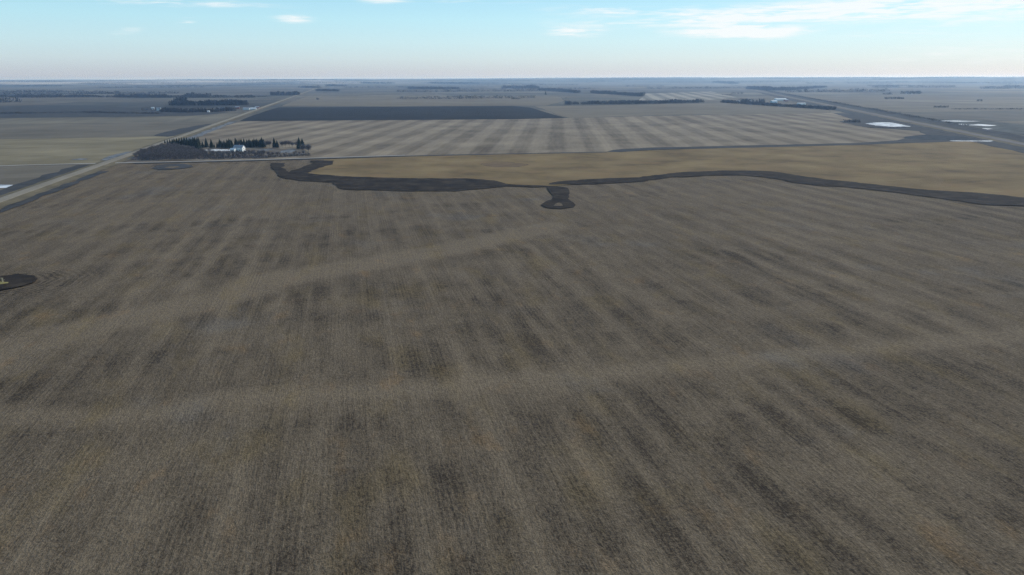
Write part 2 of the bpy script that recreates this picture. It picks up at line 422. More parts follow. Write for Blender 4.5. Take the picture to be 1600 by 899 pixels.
# ------------------------------------------------------------------ other fields
M_BLACK = field_mat('black_soil', (.011, .009, .008), (.044, .034, .026), 2.2, 80, 0.5, 1 / 22, 0.9, third=(.058, .044, .032), mott=2.0)
M_PLOUGH = field_mat('ploughed_soil', (.012, .012, .014), (.034, .032, .032), 30.0, GAZ + 90, 0.3, 1 / 200, 0.3)
M_TAN = field_mat('prairie_grass', (.088, .0605, .031), (.228, .164, .082), 40, 70, 0.12, 1 / 60, 0.7, third=(.18, .118, .06), mott=2.0)
M_STRIPE = field_mat('striped_stubble', (.095, .074, .054), (.26, .212, .152), 24.5, 3.6, 0.32, 1 / 110, 0.35, hard=True, mott=1.5)
M_STRIPE_FAR = field_mat('far_striped_stubble', (.10, .09, .075), (.30, .27, .22), 38, 8.0, 0.5, 1 / 300, 0.2, hard=True)
M_LEFT = field_mat('left_stubble', (.10, .082, .05), (.26, .218, .14), 25, GAZ + 84, 0.6, 1 / 140, 0.3)
M_PASTURE = field_mat('grey_pasture', (.08, .068, .052), (.175, .15, .114), 35, GAZ + 88, 0.4, 1 / 150, 0.4)
M_GREY = field_mat('grey_stubble', (.10, .084, .062), (.19, .16, .118), 45, GAZ + 88, 0.5, 1 / 300, 0.3)
M_WEED = field_mat('marsh_weeds', (.022, .022, .024), (.085, .08, .075), 9, 60, 0.2, 1 / 26, 0.6, third=(.055, .06, .068))
M_VERGE = field_mat('verge_grass', (.065, .054, .036), (.18, .148, .095), 4, GAZ, 0.3, 1 / 30, 0.6)
M_GRAVEL = field_mat('gravel', (.15, .13, .10), (.27, .235, .185), 1.6, GAZ, 0.45, 1 / 50, 0.3)
M_TRAIL = field_mat('trail_dirt', (.20, .185, .165), (.36, .335, .30), 1.4, GAZ + 90, 0.4, 1 / 25, 0.3)
M_ICE = plain_mat('pond_ice', (.17, .18, .20), (.72, .73, .74), 0.05, 0.6, 0.15, 5, edge=True)
M_WETICE = plain_mat('ditch_ice', (.06, .066, .075), (.20, .205, .21), 0.12, 0.9, 0.04, 5, edge=True)
M_SNOW = plain_mat('old_snow', (.22, .215, .21), (.75, .75, .75), 0.22, 0.9, 0.05, 5, edge=True)
M_YARD = field_mat('yard_grass', (.06, .05, .04), (.16, .135, .11), 12, 10, 0.2, 1 / 20, 0.6)

S = sheet
S('pasture', GR((ROADU - 5, 1270), (ROADU - 5, 1690), (-1900, 1690), (-1900, 1270)), -0.62, M_PASTURE, 'grey weedy pasture beyond the tan field left of the gravel road', step=60, jit=6)
S('scrub_ground', PX((0, 168), (120, 166), (186, 168), (300, 173), (352, 176), (300, 180), (200, 182), (0, 184)), -0.55, M_WEED, 'dark scrubby ground round the far farmyard', step=40, jit=12)
S('tan_field', GR((ROADU - 8, 878), (ROADU - 8, 1262), (-1700, 1275), (-1700, 878)), -0.5, M_LEFT, 'tan stubble field left of the gravel road', step=40, jit=5)
S('weed_field', GR((ROADU - 8, 560), (ROADU - 8, 868), (-900, 868), (-900, 560)), -0.5, M_PASTURE, 'dark weedy ground below the side trail left of the gravel road', step=30, jit=5)
S('left_stubble', PX((-150, 300), (40, 288), (95, 272), (118, 262), (60, 262), (-150, 264)), -0.44, M_PASTURE, 'grey stubble patch between the trail and the ice', step=15, jit=4)
S('striped_field', PX((283, 224), (330, 203), (376, 189.5), (880, 184.7), (1000, 181.5), (1200, 178), (1298, 176.3), (1318, 181.5), (1337, 187), (1316, 189), (1326, 193), (1352, 199), (1392, 201.5), (1436, 205), (1454, 209.5), (1422, 213.5), (1404, 218.5), (1340, 225), (1100, 229), (900, 240), (662, 243.5), (500, 247.5), (250, 250)), -0.44, M_STRIPE, 'pale field striped light and dark by swathing', step=25, jit=3)
S('ploughed_field', PX((375, 189.2), (400, 179), (436, 167.8), (600, 167), (800, 165.6), (826, 168), (852, 176), (882, 184.2), (800, 186.2)), -0.38, M_PLOUGH, 'black ploughed field lying across the middle distance', step=60, jit=4)
S('grey_field', PX((838, 166), (930, 165), (1130, 161), (1294, 172), (1294, 175.8), (1200, 177), (1000, 180.5), (890, 184)), -0.5, M_GREY, 'grey stubble field in front of the long shelterbelt', step=60, jit=8)
S('far_field', PX((440, 166), (480, 151), (870, 150), (880, 158), (850, 165)), -0.55, M_GREY, 'grey brown field beyond the black ploughed field', step=80, jit=10)
S('far_striped_field', PX((1000, 157), (1010, 146.5), (1110, 143), (1150, 152), (1100, 157)), -0.45, M_STRIPE_FAR, 'far pale striped field beside the shelterbelts', step=80, jit=6)
S('prairie_field', PX((508, 249), (662, 243.5), (947, 238), (1100, 232), (1340, 226.5), (1486, 221.5), (1560, 220.5), (1680, 242), (1750, 322), (1600, 315), (1450, 300), (1315, 289), (1240, 279.5), (1205, 274), (1130, 270.5), (1064, 272.5), (1000, 281), (900, 287), (860, 290.5), (790, 289), (700, 282), (560, 280), (470, 275)), -0.33, M_TAN, 'tan grassland between the black soil strip and the striped field', step=15, jit=2)
S('grass_patch', PX((752, 256), (775, 253), (800, 254.5), (822, 257), (806, 260), (775, 260.5)), -0.29, field_mat('dull_grass', (.085, .06, .036), (.19, .13, .078), 20, 40, .1, 1 / 30, .5), 'dull grey patch in the tan grassland', step=8, jit=4)

# boundary ditch between striped field and grassland
S('boundary_ditch', ribbon(PX((512, 247.3), (662, 243.2), (800, 240.2), (947, 237.5)), [7, 7, 6, 6]), -0.20, M_WEED, 'thin dark ditch below the striped field', step=10, jit=1.5)
S('weedy_ditch', PX((947, 237), (960, 234.2), (1012, 230.8), (1100, 229), (1200, 226.6), (1340, 223.6), (1404, 219.5), (1424, 213.8), (1440, 215.5), (1490, 215), (1520, 219.5), (1486, 221.3), (1405, 223.6), (1340, 226.4), (1200, 229.6), (1100, 232), (1012, 234), (970, 237.6)), -0.18, M_WEED, 'dark weedy ditch along the right end of the striped field', step=12, jit=2.5)

# black scraped soil
def B(*p): return [W(400 + x / 2.667, 220 + y / 2.667) for x, y in p]
def B2(*p): return [W(1000 + x / 2.667, 200 + y / 2.667) for x, y in p]
def B3(*p): return [W(830 + x / 16, 280 + y / 16) for x, y in p]
S('black_soil_strip', B((95, 142), (150, 131), (250, 140), (400, 150), (640, 157), (880, 157), (1000, 168), (1060, 183), (1150, 187), (1240, 189), (1150, 191), (1060, 187), (1000, 192), (900, 201), (830, 208), (700, 208), (560, 206), (400, 202), (348, 196), (330, 172), (200, 166), (125, 156)), -0.10, M_BLACK, 'wide strip of black scraped soil at the head of the stubble field', step=4, jit=2.2, soft=3.2)
S('black_soil_arm', B((68, 92), (112, 94), (104, 112), (128, 130), (152, 139), (100, 144), (90, 128), (72, 116)), -0.09, M_BLACK, 'short black soil arm beside the farm trail', step=4, jit=2.2, soft=3.2)
S('black_soil_bend', B((226, 82), (318, 83), (312, 98), (272, 108), (228, 122), (205, 136), (150, 139), (140, 131), (190, 112), (244, 94)), -0.08, M_BLACK, 'black soil bend curving down from the farm trail', step=4, jit=2.2, soft=3.2)
S('black_soil_track', B2((-375, 234), (-340, 224), (-180, 212), (0, 206), (170, 185), (350, 178), (480, 178), (560, 182), (700, 205), (850, 222), (1000, 238), (1200, 258), (1400, 270), (1600, 290), (1750, 305), (1750, 332), (1600, 322), (1440, 318), (1310, 300), (1050, 265), (860, 245), (760, 240), (640, 226), (600, 214), (520, 203), (420, 196), (300, 196), (200, 203), (130, 203), (0, 222), (-200, 233)), -0.085, M_BLACK, 'long black soil track winding right across the field edge', step=4, jit=2.2, soft=3.2)
S('black_soil_loop', B3((400, 190), (640, 175), (900, 212), (940, 300), (940, 360), (905, 480), (1000, 560), (1105, 640), (1050, 690), (900, 712), (750, 738), (500, 725), (320, 692), (255, 640), (380, 560), (545, 490), (560, 420), (500, 340)), -0.07, M_BLACK, 'black soil loop hanging below the winding strip', step=4, jit=0.8)
S('loop_stubble', B3((570, 662), (640, 620), (690, 588), (745, 622), (772, 662), (680, 668)), -0.04, M_STUB, 'small stubble island inside the black soil loop', step=3, jit=0.5)
S('black_soil_ring', PX((240, 262.5), (247, 258.5), (262, 256.8), (282, 256.2), (297, 258), (298, 260.5), (286, 263), (266, 264.6), (250, 265)), -0.09, M_WEED, 'faint dark worked ring below the thicket', step=5, jit=2)
S('ring_stubble', PX((258, 262.4), (264, 260.4), (276, 259.8), (280, 261), (270, 262.8)), -0.06, M_STUB, 'pale stubble inside the dark ring', step=5, jit=1)
S('slough_soil', PX((-60, 462), (0, 453), (35, 446), (52, 441), (57, 436), (50, 431), (27, 428), (10, 431), (-60, 436)), -0.02, M_BLACK, 'black bare slough at the left edge of the stubble', step=3, jit=.5)
S('slough_grass', PX((-50, 447), (0, 444.2), (10, 442.4), (11, 441.6), (0, 440.4), (-50, 443)), 0.03, field_mat('yellow_grass', (.11, .095, .04), (.28, .24, .10), 3, 30, .2, 1 / 6, .6), 'yellow grass tongue in the black slough', step=2, jit=.6)

# roads -------------------------------------------------------------
def swept(name, centre, prof, mat, label, wob=0.3, seed=0):
    """profile (offset, z) swept along a world polyline"""
    vv, ff = [], []; k = len(prof)
    for i, c in enumerate(centre):
        a = centre[max(i - 1, 0)]; b = centre[min(i + 1, len(centre) - 1)]
        d = Vector((b[0] - a[0], b[1] - a[1])).normalized()
        for j, (o, z) in enumerate(prof):
            q = o + (wob * mnoise.noise(Vector((c[0] / 22, c[1] / 22, seed + j * 5))) if j in (0, k - 1) else 0)
            vv.append((c[0] + d.y * q, c[1] - d.x * q, z))
    for i in range(len(centre) - 1):
        for j in range(k - 1):
            ff.append((i * k + j, i * k + j + 1, (i + 1) * k + j + 1, (i + 1) * k + j))
    return tag(link(name, mesh_np(name, vv, ff, mat)), label, None, None, 'structure')
rv = list(np.concatenate([np.arange(-200, 2400, 8.0), np.arange(2400, 11500, 40.0)]))
swept('road_verge', [G(ROADU, v_) for v_ in rv], [(-13, -.3), (-9, -.25), (-5.5, .45), (5.5, .45), (10, -.2), (15, -.28)], M_VERGE, 'grassy verge and ditch along the gravel road', 2.5)
swept('gravel_road', [G(ROADU, v_) for v_ in rv], [(-5.3, .46), (-4.6, .62), (0, .72), (4.6, .62), (5.3, .46)], M_GRAVEL, 'straight pale gravel road running to the horizon', 0.8, 3)
swept('roadside_ditch', [G(ROADU + 19.5, v_) for v_ in np.arange(380, 800, 6.0)], [(-4.5, -.22), (0, -.2), (4.5, -.2)], M_WEED, 'dark ditch bottom right of the gravel road', 3.5, 7)
swept('left_ditch', [G(ROADU - 17, v_) for v_ in np.arange(560, 862, 6.0)], [(-10, -.3), (0, -.26), (6, -.3)], M_WEED, 'dark ditch left of the gravel road', 4, 11)
swept('far_ditch', [G(ROADU + 22, v_) for v_ in np.arange(1080, 1660, 8.0)], [(-6, -.2), (0, -.18), (6, -.2)], M_WETICE, 'icy blue ditch right of the road beyond the trees', 6, 15)
S('weedy_corner', PX((250, 208.5), (300, 198), (331, 193.5), (322, 198), (290, 206.5), (262, 213.5), (246, 212)), -0.2, M_WEED, 'dark weedy strip left of the road beyond the trees', step=15, jit=4)
swept('farm_trail', [G(u_, 873 + 6 * math.sin(u_ / 90)) for u_ in np.arange(ROADU + 6, 70, 6.0)], [(-3.4, -.12), (0, .0), (3.4, -.12)], M_TRAIL, 'pale farm trail below the thicket', 0.8, 21)
swept('trail_ditch', [G(u_, 864 + 5 * math.sin(u_ / 90)) for u_ in np.arange(ROADU + 30, 130, 6.0)], [(-2.5, -.2), (0, -.17), (2.5, -.2)], M_WEED, 'dark furrow beside the farm trail', 1.6, 25)
swept('side_trail', [G(u_, 868 + 4 * math.sin(u_ / 70)) for u_ in np.arange(-900, ROADU - 4, 8.0)], [(-3, -.14), (0, -.08), (3, -.14)], M_TRAIL, 'pale side trail left of the gravel road', 1.5, 29)
S('ice_corner', PX((160, 250), (176, 243), (200, 237), (212, 237), (206, 243), (200, 247.5), (178, 250.5)), -0.16, M_WETICE, 'blue grey icy slough at the road corner', step=6, jit=3)
S('ice_patch', PX((112, 249.2), (126, 247.6), (136, 248.4), (128, 249.8)), -0.2, M_WETICE, 'small frozen puddle by the side trail', step=6, jit=2)
S('ice_strip', PX((-40, 288.0), (16, 288.6), (46, 291), (30, 292.6), (-40, 293.4)), -0.3, M_ICE, 'white ice strip in the weeds left of the road', step=5, jit=1.2)

# highway corridor right
HW = lambda v_: 1001 + (v_ - 892) * 0.5
hv = np.concatenate([np.arange(380, 3000, 12.0), np.arange(3000, 9800, 60.0)])
S('highway_verge', GR(*[(HW(v_) - 95, v_) for v_ in np.arange(500, 4300, 100)], *[(HW(v_) + 10, v_) for v_ in np.arange(4200, 400, -100)]), -0.30, M_WEED, 'dark marshy ground along the highway', step=40, jit=14)
swept('highway_shoulder', [G(HW(v_) - 48, v_) for v_ in hv], [(-17, -.25), (-9, .6), (9, .6), (17, -.25)], M_VERGE, 'tan grass shoulders of the highway', 4, 33)
swept('highway', [G(HW(v_) - 48, v_) for v_ in hv], [(-6.5, .61), (0, .75), (6.5, .61)], field_mat('old_asphalt', (.11, .10, .10), (.17, .155, .145), 2, GAZ + 26.6, .3, 1 / 60, .3), 'grey highway crossing the prairie on the right', 0.3, 35)
swept('railway_bank', [G(HW(v_) + 12, v_) for v_ in hv], [(-13, -.25), (-4, 1.6), (4, 1.6), (13, -.25)], M_WEED, 'dark railway embankment beside the highway', 5, 39)
S('marsh', PX((1304, 176.6), (1345, 180), (1400, 190), (1450, 203), (1520, 216), (1512, 220), (1430, 216), (1413, 214), (1455, 210.5), (1440, 205), (1395, 201), (1352, 198.5), (1326, 192.5), (1314, 189.5), (1338, 187.5)), -0.2, M_WEED, 'dark marsh round the frozen pond', step=14, jit=5)
S('wet_marsh', PX((1413, 214.6), (1450, 211), (1500, 213.5), (1530, 219.2), (1480, 219.6), (1425, 217)), -0.14, plain_mat('wet_marsh_ground', (.022, .025, .03), (.055, .06, .068), .1, 1.0, .02, 5, edge=True), 'blue grey wet marsh beside the highway', step=10, jit=3)
S('pond_ice', PX((1357, 193.3), (1372, 191.8), (1389, 191.6), (1405, 194.4), (1417, 197.6), (1394, 197.9), (1372, 196.2)), -0.08, M_ICE, 'white frozen pond in the dark marsh', step=5, jit=3.5, soft=9)
S('wet_meadow', PX((1430, 186), (1530, 187), (1600, 196), (1640, 214), (1560, 205), (1480, 196)), -0.42, plain_mat('wet_meadow_ground', (.05, .05, .045), (.11, .11, .10), .04, 1.0, .02, 5, edge=True), 'grey wet meadow right of the railway', step=20, jit=8)
for pts, lb in [(((1457, 188.5), (1490, 188.5), (1530, 189.6), (1500, 190.1), (1475, 189.6)), 'farthest thin ice sheet beyond the railway'),
                (((1490, 194.2), (1504, 193.8), (1508, 195.2), (1499, 195.6)), 'small ice sheet beside the railway, left of the others'),
                (((1516, 195.6), (1530, 194.2), (1556, 196.0), (1540, 197.0)), 'middle ice sheet of the wet meadow'),
                (((1531, 201.4), (1540, 200.6), (1548, 201.4), (1540, 202.2)), 'nearest small ice sheet of the wet meadow'),
                (((1486, 219.9), (1551, 220.1), (1545, 220.7), (1490, 220.5)), 'thin ice strip along the ditch')]:
    S('ice_sheet', PX(*pts), -0.1, M_ICE, lb, step=5, jit=2.2, soft=6)
S('farm_yard', PX((300, 235), (330, 233), (362, 233.5), (420, 232), (474, 234), (482, 241), (440, 245), (380, 244), (320, 243)), -0.2, M_YARD, 'brown grass of the farmyard behind the thicket', step=8, jit=3)
for pts, lb in [(((316, 234.6), (340, 233.2), (364, 234), (366, 236), (345, 236.6)), 'snow bank left of the white farmhouse'),
                (((402, 234), (420, 232.6), (428, 234), (412, 235.2)), 'small snow patch right of the farmhouse'),
                (((438, 236.4), (452, 233.6), (462, 234.8), (452, 238.4), (440, 238.6)), 'larger blue snow patch near the right end of the yard')]:
    S('snow_patch', PX(*pts), -0.12, M_SNOW if 'bank' in lb else M_WETICE, lb, step=4, jit=1.5)

# ------------------------------------------------------------------ trees
def bark_mat(name, c1, c2): return plain_mat(name, c1, c2, 0.8, 0.95, 0.1, 3)
M_TWIG = bark_mat('grey_twigs', (.09, .077, .080), (.19, .165, .168))
M_TWIG2 = bark_mat('brown_twigs', (.085, .074, .072), (.175, .152, .145))
M_BARK = bark_mat('bark', (.06, .052, .045), (.15, .135, .12))
M_NEEDLE = bark_mat('spruce_needles', (.008, .013, .010), (.026, .036, .026))
M_FARWOOD = bark_mat('far_wood_twigs', (.03, .028, .03), (.07, .062, .062))

def bare_tree_meshes(seed, h, w, ntw):
    r_ = random.Random(seed); tb = MB()
    hub = h * .28
    tb.tube((0, 0, -.3), (r_.uniform(-.1, .1), r_.uniform(-.1, .1), hub), .028 * h ** .5 + .05, .022 * h ** .5 + .03, 6)
    tips = []
    for k in range(7):
        a = k * 2.4 + r_.uniform(-.4, .4); z0 = hub * r_.uniform(.55, 1.0)
        rr_ = w * .5 * r_.uniform(.35, .85); z1 = h * r_.uniform(.6, .95)
        mid = Vector((rr_ * .45 * math.cos(a), rr_ * .45 * math.sin(a), z0 + (z1 - z0) * .45))
        end = Vector((rr_ * math.cos(a), rr_ * math.sin(a), z1))
        tb.tube((0, 0, z0), mid, .07, .05, 4); tb.tube(mid, end, .05, .015, 3)
        tips += [(mid, end)]
    cv_, cf = [], []
    for k in range(ntw):
        mid, end = r_.choice(tips); q = mid.lerp(end, r_.uniform(-.2, 1))
        # spread through an uneven crown
        a = r_.uniform(0, 6.283); s_ = r_.random() ** .5 * w * .42
        q = q * .55 + Vector((s_ * math.cos(a), s_ * math.sin(a), h * r_.uniform(.22, .86))) * .45
        d = Vector((q.x * .25 + r_.uniform(-.6, .6), q.y * .25 + r_.uniform(-.6, .6), r_.uniform(.35, 1.2))).normalized()
        L = h * r_.uniform(.13, .30); side = d.cross(Vector((r_.uniform(-1, 1), r_.uniform(-1, 1), r_.uniform(-1, 1)))).normalized() * r_.uniform(.05, .13)
        b = len(cv_); e = q + d * L
        cv_ += [q - side, q + side, e]; cf.append((b, b + 1, b + 2))
        for _ in range(2):
            f0 = q + d * L * r_.uniform(.2, .8); d2 = (d + Vector((r_.uniform(-1, 1), r_.uniform(-1, 1), r_.uniform(-.3, .7)))).normalized()
            b = len(cv_); cv_ += [f0 - side * .6, f0 + side * .6, f0 + d2 * L * .6]; cf.append((b, b + 1, b + 2))
    return tb, cv_, cf

def spruce_meshes(seed, h, w):
    r_ = random.Random(seed); tb = MB(); tb.tube((0, 0, -.3), (0, 0, h * .96), .2, .02, 6)
    cv_, cf = [], []
    nl = 13
    lean = r_.uniform(.85, 1.15)
    for k in range(nl):
        t0 = k / (nl - 1); z = h * (.07 + .86 * t0); rad = w * .5 * ((1 - t0) ** .8 * .96 + .05) * r_.uniform(.95, 1.25) * (lean if k % 2 else 1)
        nb = 9 if t0 < .6 else 6
        off = r_.uniform(0, 6.28)
        for j in range(nb):
            a = off + 6.283 * j / nb + r_.uniform(-.15, .15); L = rad * r_.uniform(.7, 1.15); hw = .36 * 6.283 / nb
            b = len(cv_)
            top = Vector((0, 0, z + h * .085))
            e = Vector((L * math.cos(a), L * math.sin(a), z - h * .03 * r_.uniform(.5, 1.6)))
            l1 = Vector((L * .62 * math.cos(a - hw), L * .62 * math.sin(a - hw), z - h * .005)); r1 = Vector((L * .62 * math.cos(a + hw), L * .62 * math.sin(a + hw), z - h * .005))
            lo = Vector((L * .5 * math.cos(a), L * .5 * math.sin(a), z - h * .045))
            cv_ += [top, l1, e, r1, lo]; cf += [(b, b + 1, b + 2), (b, b + 2, b + 3), (b + 1, b + 4, b + 2), (b + 4, b + 3, b + 2)]
    k = 9; b = len(cv_)
    for z, q in ((.05, .42), (.5, .25)):
        cv_ += [Vector((w * q * r_.uniform(.8, 1.1) * math.cos(6.283 * i / k), w * q * math.sin(6.283 * i / k), h * z)) for i in range(k)]
    cv_.append(Vector((0, 0, h * .97)))
    cf += [(b + i, b + (i + 1) % k, b + k + (i + 1) % k, b + k + i) for i in range(k)] + [(b + k + i, b + k + (i + 1) % k, b + 2 * k) for i in range(k)]
    return tb, cv_, cf

BARE = []
for i in range(5):
    h_ = [6.6, 7.4, 5.8, 7.0, 6.2][i]
    tb, cv_, cf = bare_tree_meshes(40 + i, h_, h_ * .95, 150)
    BARE.append((mesh_np('trunk', tb.v, tb.f, M_BARK), mesh_np('crown', cv_, cf, M_TWIG if i % 2 == 0 else M_TWIG2)))
BIG = []
for i in range(2):
    tb, cv_, cf = bare_tree_meshes(80 + i, 14, 12.5, 520)
    BIG.append((mesh_np('trunk', tb.v, tb.f, M_BARK), mesh_np('crown', cv_, cf, M_TWIG)))
SPR = []
for i in range(5):
    tb, cv_, cf = spruce_meshes(60 + i, 14.0, [8.0, 8.8, 7.4, 8.4, 7.0][i])
    SPR.append((mesh_np('trunk', tb.v, tb.f, M_BARK), mesh_np('crown', cv_, cf, M_NEEDLE)))
def plant(name, kit, xy, s, label, cat, group, sz=None, z=-.15):
    o = empty(name, (xy[0], xy[1], z), rnd.uniform(0, 6.28)); o.scale = (s, s, sz or s)
    for nm, me_ in zip(('trunk', 'crown'), kit):
        link(nm, me_, o)
    return tag(o, label, cat, group)

ORD = 'first second third fourth fifth sixth seventh eighth ninth tenth eleventh twelfth thirteenth fourteenth fifteenth sixteenth seventeenth eighteenth'.split()
def inside(p, poly):
    c = False; x, y = p
    for i in range(len(poly)):
        (x1, y1), (x2, y2) = poly[i], poly[i - 1]
        if (y1 > y) != (y2 > y) and x < (x2 - x1) * (y - y1) / (y2 - y1) + x1: c = not c
    return c
def scatter(poly, count, dmin, r_):
    xs = [q[0] for q in poly]; ys = [q[1] for q in poly]; out = []; tries = 0
    while len(out) < count and tries < 60000:
        tries += 1; q = (r_.uniform(min(xs), max(xs)), r_.uniform(min(ys), max(ys)))
        if inside(q, poly) and all((q[0] - o[0]) ** 2 + (q[1] - o[1]) ** 2 > dmin * dmin for o in out): out.append(q)
    return out
# bare thicket round the farmyard
TH1 = PX((207, 249.3), (320, 248.6), (420, 246), (436, 244.2), (415, 242.5), (372, 241.8), (330, 241.6), (318, 239), (306, 236), (290, 233), (262, 229), (240, 233.5), (222, 240))
for q in scatter(TH1, 285, 4.0, random.Random(5)):
    plant('bare_tree', rnd.choice(BARE), q, rnd.uniform(.85, 1.3), 'leafless grey tree crowded in the thicket between the farm trail and the white house', 'tree', 'leafless trees of the thicket', rnd.uniform(.8, 1.2))
for oi, (x, y, s_) in enumerate(sorted([(444, 243.4, .6), (452, 243, .55), (460, 243, .7), (468, 242.6, .8), (474, 242, .9), (437, 242, .5), (447, 241, .5), (463, 240.5, .6)])):
    plant('bare_shrub', rnd.choice(BARE), W(x, y), s_, ORD[oi] + ' low leafless shrub from the left at the right end of the yard', 'shrub', 'leafless shrubs at the right end of the yard')
plant('bare_tree', BIG[0], W(482, 241), .95, 'tall round leafless tree closing the right end of the yard', 'tree', None)
plant('bare_tree', BIG[1], W(474, 239.6), .82, 'smaller leafless tree beside the tall round one', 'tree', None)
for oi, (x, y) in enumerate(sorted([(441, 231), (446, 230.6), (452, 230), (457, 230.4), (463, 230), (468, 230.6), (417, 231.5), (421, 231)])):
    plant('bare_tree', rnd.choice(BIG), W(x, y), rnd.uniform(.55, .75), ORD[oi] + ' leafless tree from the left in the thin row behind the yard', 'tree', 'leafless trees of the thin row behind the yard')
# spruces: (px x, base y, px top)
row_l = [(258, 224.5, 219), (262, 225, 218.5), (266, 225.8, 218), (270, 226.3, 217.5), (273, 226.8, 217), (277, 227, 216.6), (281, 227, 216.2), (285, 227.4, 215.6), (289, 227.6, 215), (293, 227.9, 215.4), (297, 228.4, 216)]
for oi, (x, y, tp) in enumerate(sorted(row_l)):
    dist_ = math.hypot(*W(x, y)); hh_ = (y - tp) / FPX * dist_ * 1.02
    plant('spruce_tree', rnd.choice(SPR), W(x, y), hh_ / 14, ORD[oi] + ' dark spruce from the gravel road in the row receding behind the thicket', 'tree', 'dark spruces of the receding row', None)
clump_ = [(300, 230.5, 216.5), (303, 232, 215.2), (306, 233.5, 215.4), (309, 234.2, 216), (311.5, 233, 215), (305, 230, 215.6), (301, 233.5, 218)]
for x, y, tp in clump_:
    dist_ = math.hypot(*W(x, y)); hh_ = (y - tp) / FPX * dist_
    plant('spruce_tree', rnd.choice(SPR), W(x, y), hh_ / 14, 'dark spruce in the dense tall block at the end of the receding row', 'tree', 'dark spruces of the dense block')
row_m = [(317, 231, 221), (323, 231, 216.3), (331, 231.5, 218), (344, 231.4, 217.5), (349, 231.4, 221.5), (353, 231.6, 222), (356, 231.8, 218.2), (359, 231.6, 217), (363, 231, 219.4), (340, 231.4, 223), (335, 231.2, 225), (346.5, 231.2, 219.5), (351, 231.2, 219.8), (361, 231, 218)]
for oi, (x, y, tp) in enumerate(sorted(row_m)):
    dist_ = math.hypot(*W(x, y)); hh_ = (y - tp) / FPX * dist_
    plant('spruce_tree', rnd.choice(SPR), W(x, y), hh_ / 14, ORD[oi] + ' spruce from the left in the gappy row left of the white farmhouse', 'tree', 'dark spruces left of the farmhouse', hh_ / 14)
row_r = [(369, 230.4, 215.6), (373.5, 230.4, 218.2), (378, 230.4, 217.2), (382, 230.4, 216.9), (386, 230.2, 217.8), (390.5, 230.2, 217.1), (393, 230.4, 219), (398, 230, 216.3), (402.5, 230, 216.6), (406, 230.2, 217.4), (410, 230.2, 214.8), (412.5, 230.4, 217), (371, 230, 218.5), (376, 229.8, 217.8), (388.5, 229.8, 218.4), (395.5, 230, 218), (400.3, 229.8, 217.6), (408, 229.8, 217.2)]
for oi, (x, y, tp) in enumerate(sorted(row_r)):
    dist_ = math.hypot(*W(x, y)); hh_ = (y - tp) / FPX * dist_
    plant('spruce_tree', rnd.choice(SPR), W(x, y), hh_ / 14, ORD[oi] + ' spruce from the left in the close row behind and right of the farmhouse', 'tree', 'dark spruces right of the farmhouse', hh_ / 14)
for x, y, tp, lb in [(429, 231, 215.3, 'taller dark spruce of the lone pair right of the row'), (433.5, 231, 219, 'shorter dark spruce of the lone pair right of the row'),
                     (468, 233, 214.6, 'tallest dark spruce against the round leafless tree'), (473, 231.6, 216.4, 'second dark spruce against the round leafless tree')]:
    dist_ = math.hypot(*W(x, y)); hh_ = (y - tp) / FPX * dist_
    plant('spruce_tree', rnd.choice(SPR), W(x, y), hh_ / 14, lb, 'tree', None)

# ------------------------------------------------------------------ far belts and woods, each one mass
def belt(name, label, line, rows, h, gap, seed, spruce=0.0, per=16, size=1.0, mat=None):
    """many small bare trees along a world polyline, one mesh"""
    r_ = random.Random(seed); vv, ff = [], []
    for a, b in zip(line[:-1], line[1:]):
        L = math.dist(a, b); k = max(1, int(L / gap)); dx_, dy_ = (b[0] - a[0]) / L, (b[1] - a[1]) / L
        for i in range(k):
            for j in range(rows):
                t0 = (i + r_.uniform(-.6, .6)) * gap; o = (j - (rows - 1) / 2) * gap * .9 + r_.uniform(-.5, .5) * gap
                x = a[0] + dx_ * t0 - dy_ * o; y = a[1] + dy_ * t0 + dx_ * o
                den = .62 + .55 * mnoise.noise(Vector((x / 70, y / 70, seed)))
                if r_.random() > den + .35: continue
                hh_ = h * (.55 + .5 * den) * r_.uniform(.75, 1.15); gz = hill(x, y) - .9
                if r_.random() < spruce:
                    w_ = hh_ * .2
                    for q in range(4):
                        z0 = gz + hh_ * q * .22; bb = len(vv); w2 = w_ * (1 - q * .22)
                        for c in range(5):
                            an = c * 1.2566 + q; vv.append((x + w2 * math.cos(an) * r_.uniform(.7, 1.2), y + w2 * math.sin(an), z0))
                        vv.append((x, y, z0 + hh_ * .36)); ff += [(bb + c, bb + (c + 1) % 5, bb + 5) for c in range(5)]
                    continue
                w_ = gap * .62 * size
                for q in range(per):
                    an = r_.uniform(0, 6.283); s_ = w_ * r_.random() ** .5; zz = gz + hh_ * r_.uniform(0.0, .78)
                    c0 = Vector((x + s_ * math.cos(an), y + s_ * math.sin(an), zz)); d = Vector((r_.uniform(-.5, .5), r_.uniform(-.5, .5), 1)) * hh_ * r_.uniform(.15, .32)
                    an2 = r_.uniform(0, 6.283); sd = Vector((math.cos(an2), math.sin(an2), r_.uniform(-.3, .3))) * (hh_ * .12 * r_.uniform(.5, 1.2))
                    bb = len(vv); vv += [c0 - sd, c0 + sd, c0 + d]; ff.append((bb, bb + 1, bb + 2))
    if not ff: return
    return tag(link(name, mesh_np(name, vv, ff, mat or M_FARWOOD)), label, None, None, 'stuff')
for i, (a_, b_) in enumerate([((208, 249.4), (424, 246.4)), ((212, 247.6), (424, 245.2)), ((220, 244), (330, 243.4)), ((232, 240), (318, 240)), ((246, 236.4), (308, 236.6)), ((262, 232.6), (296, 233.4))]):
    belt('undergrowth', 'grey leafless undergrowth between the thicket trees', PX(a_, b_), 4, 4.2, 2.6, 500 + i, 0, 14, 1.1, M_TWIG)
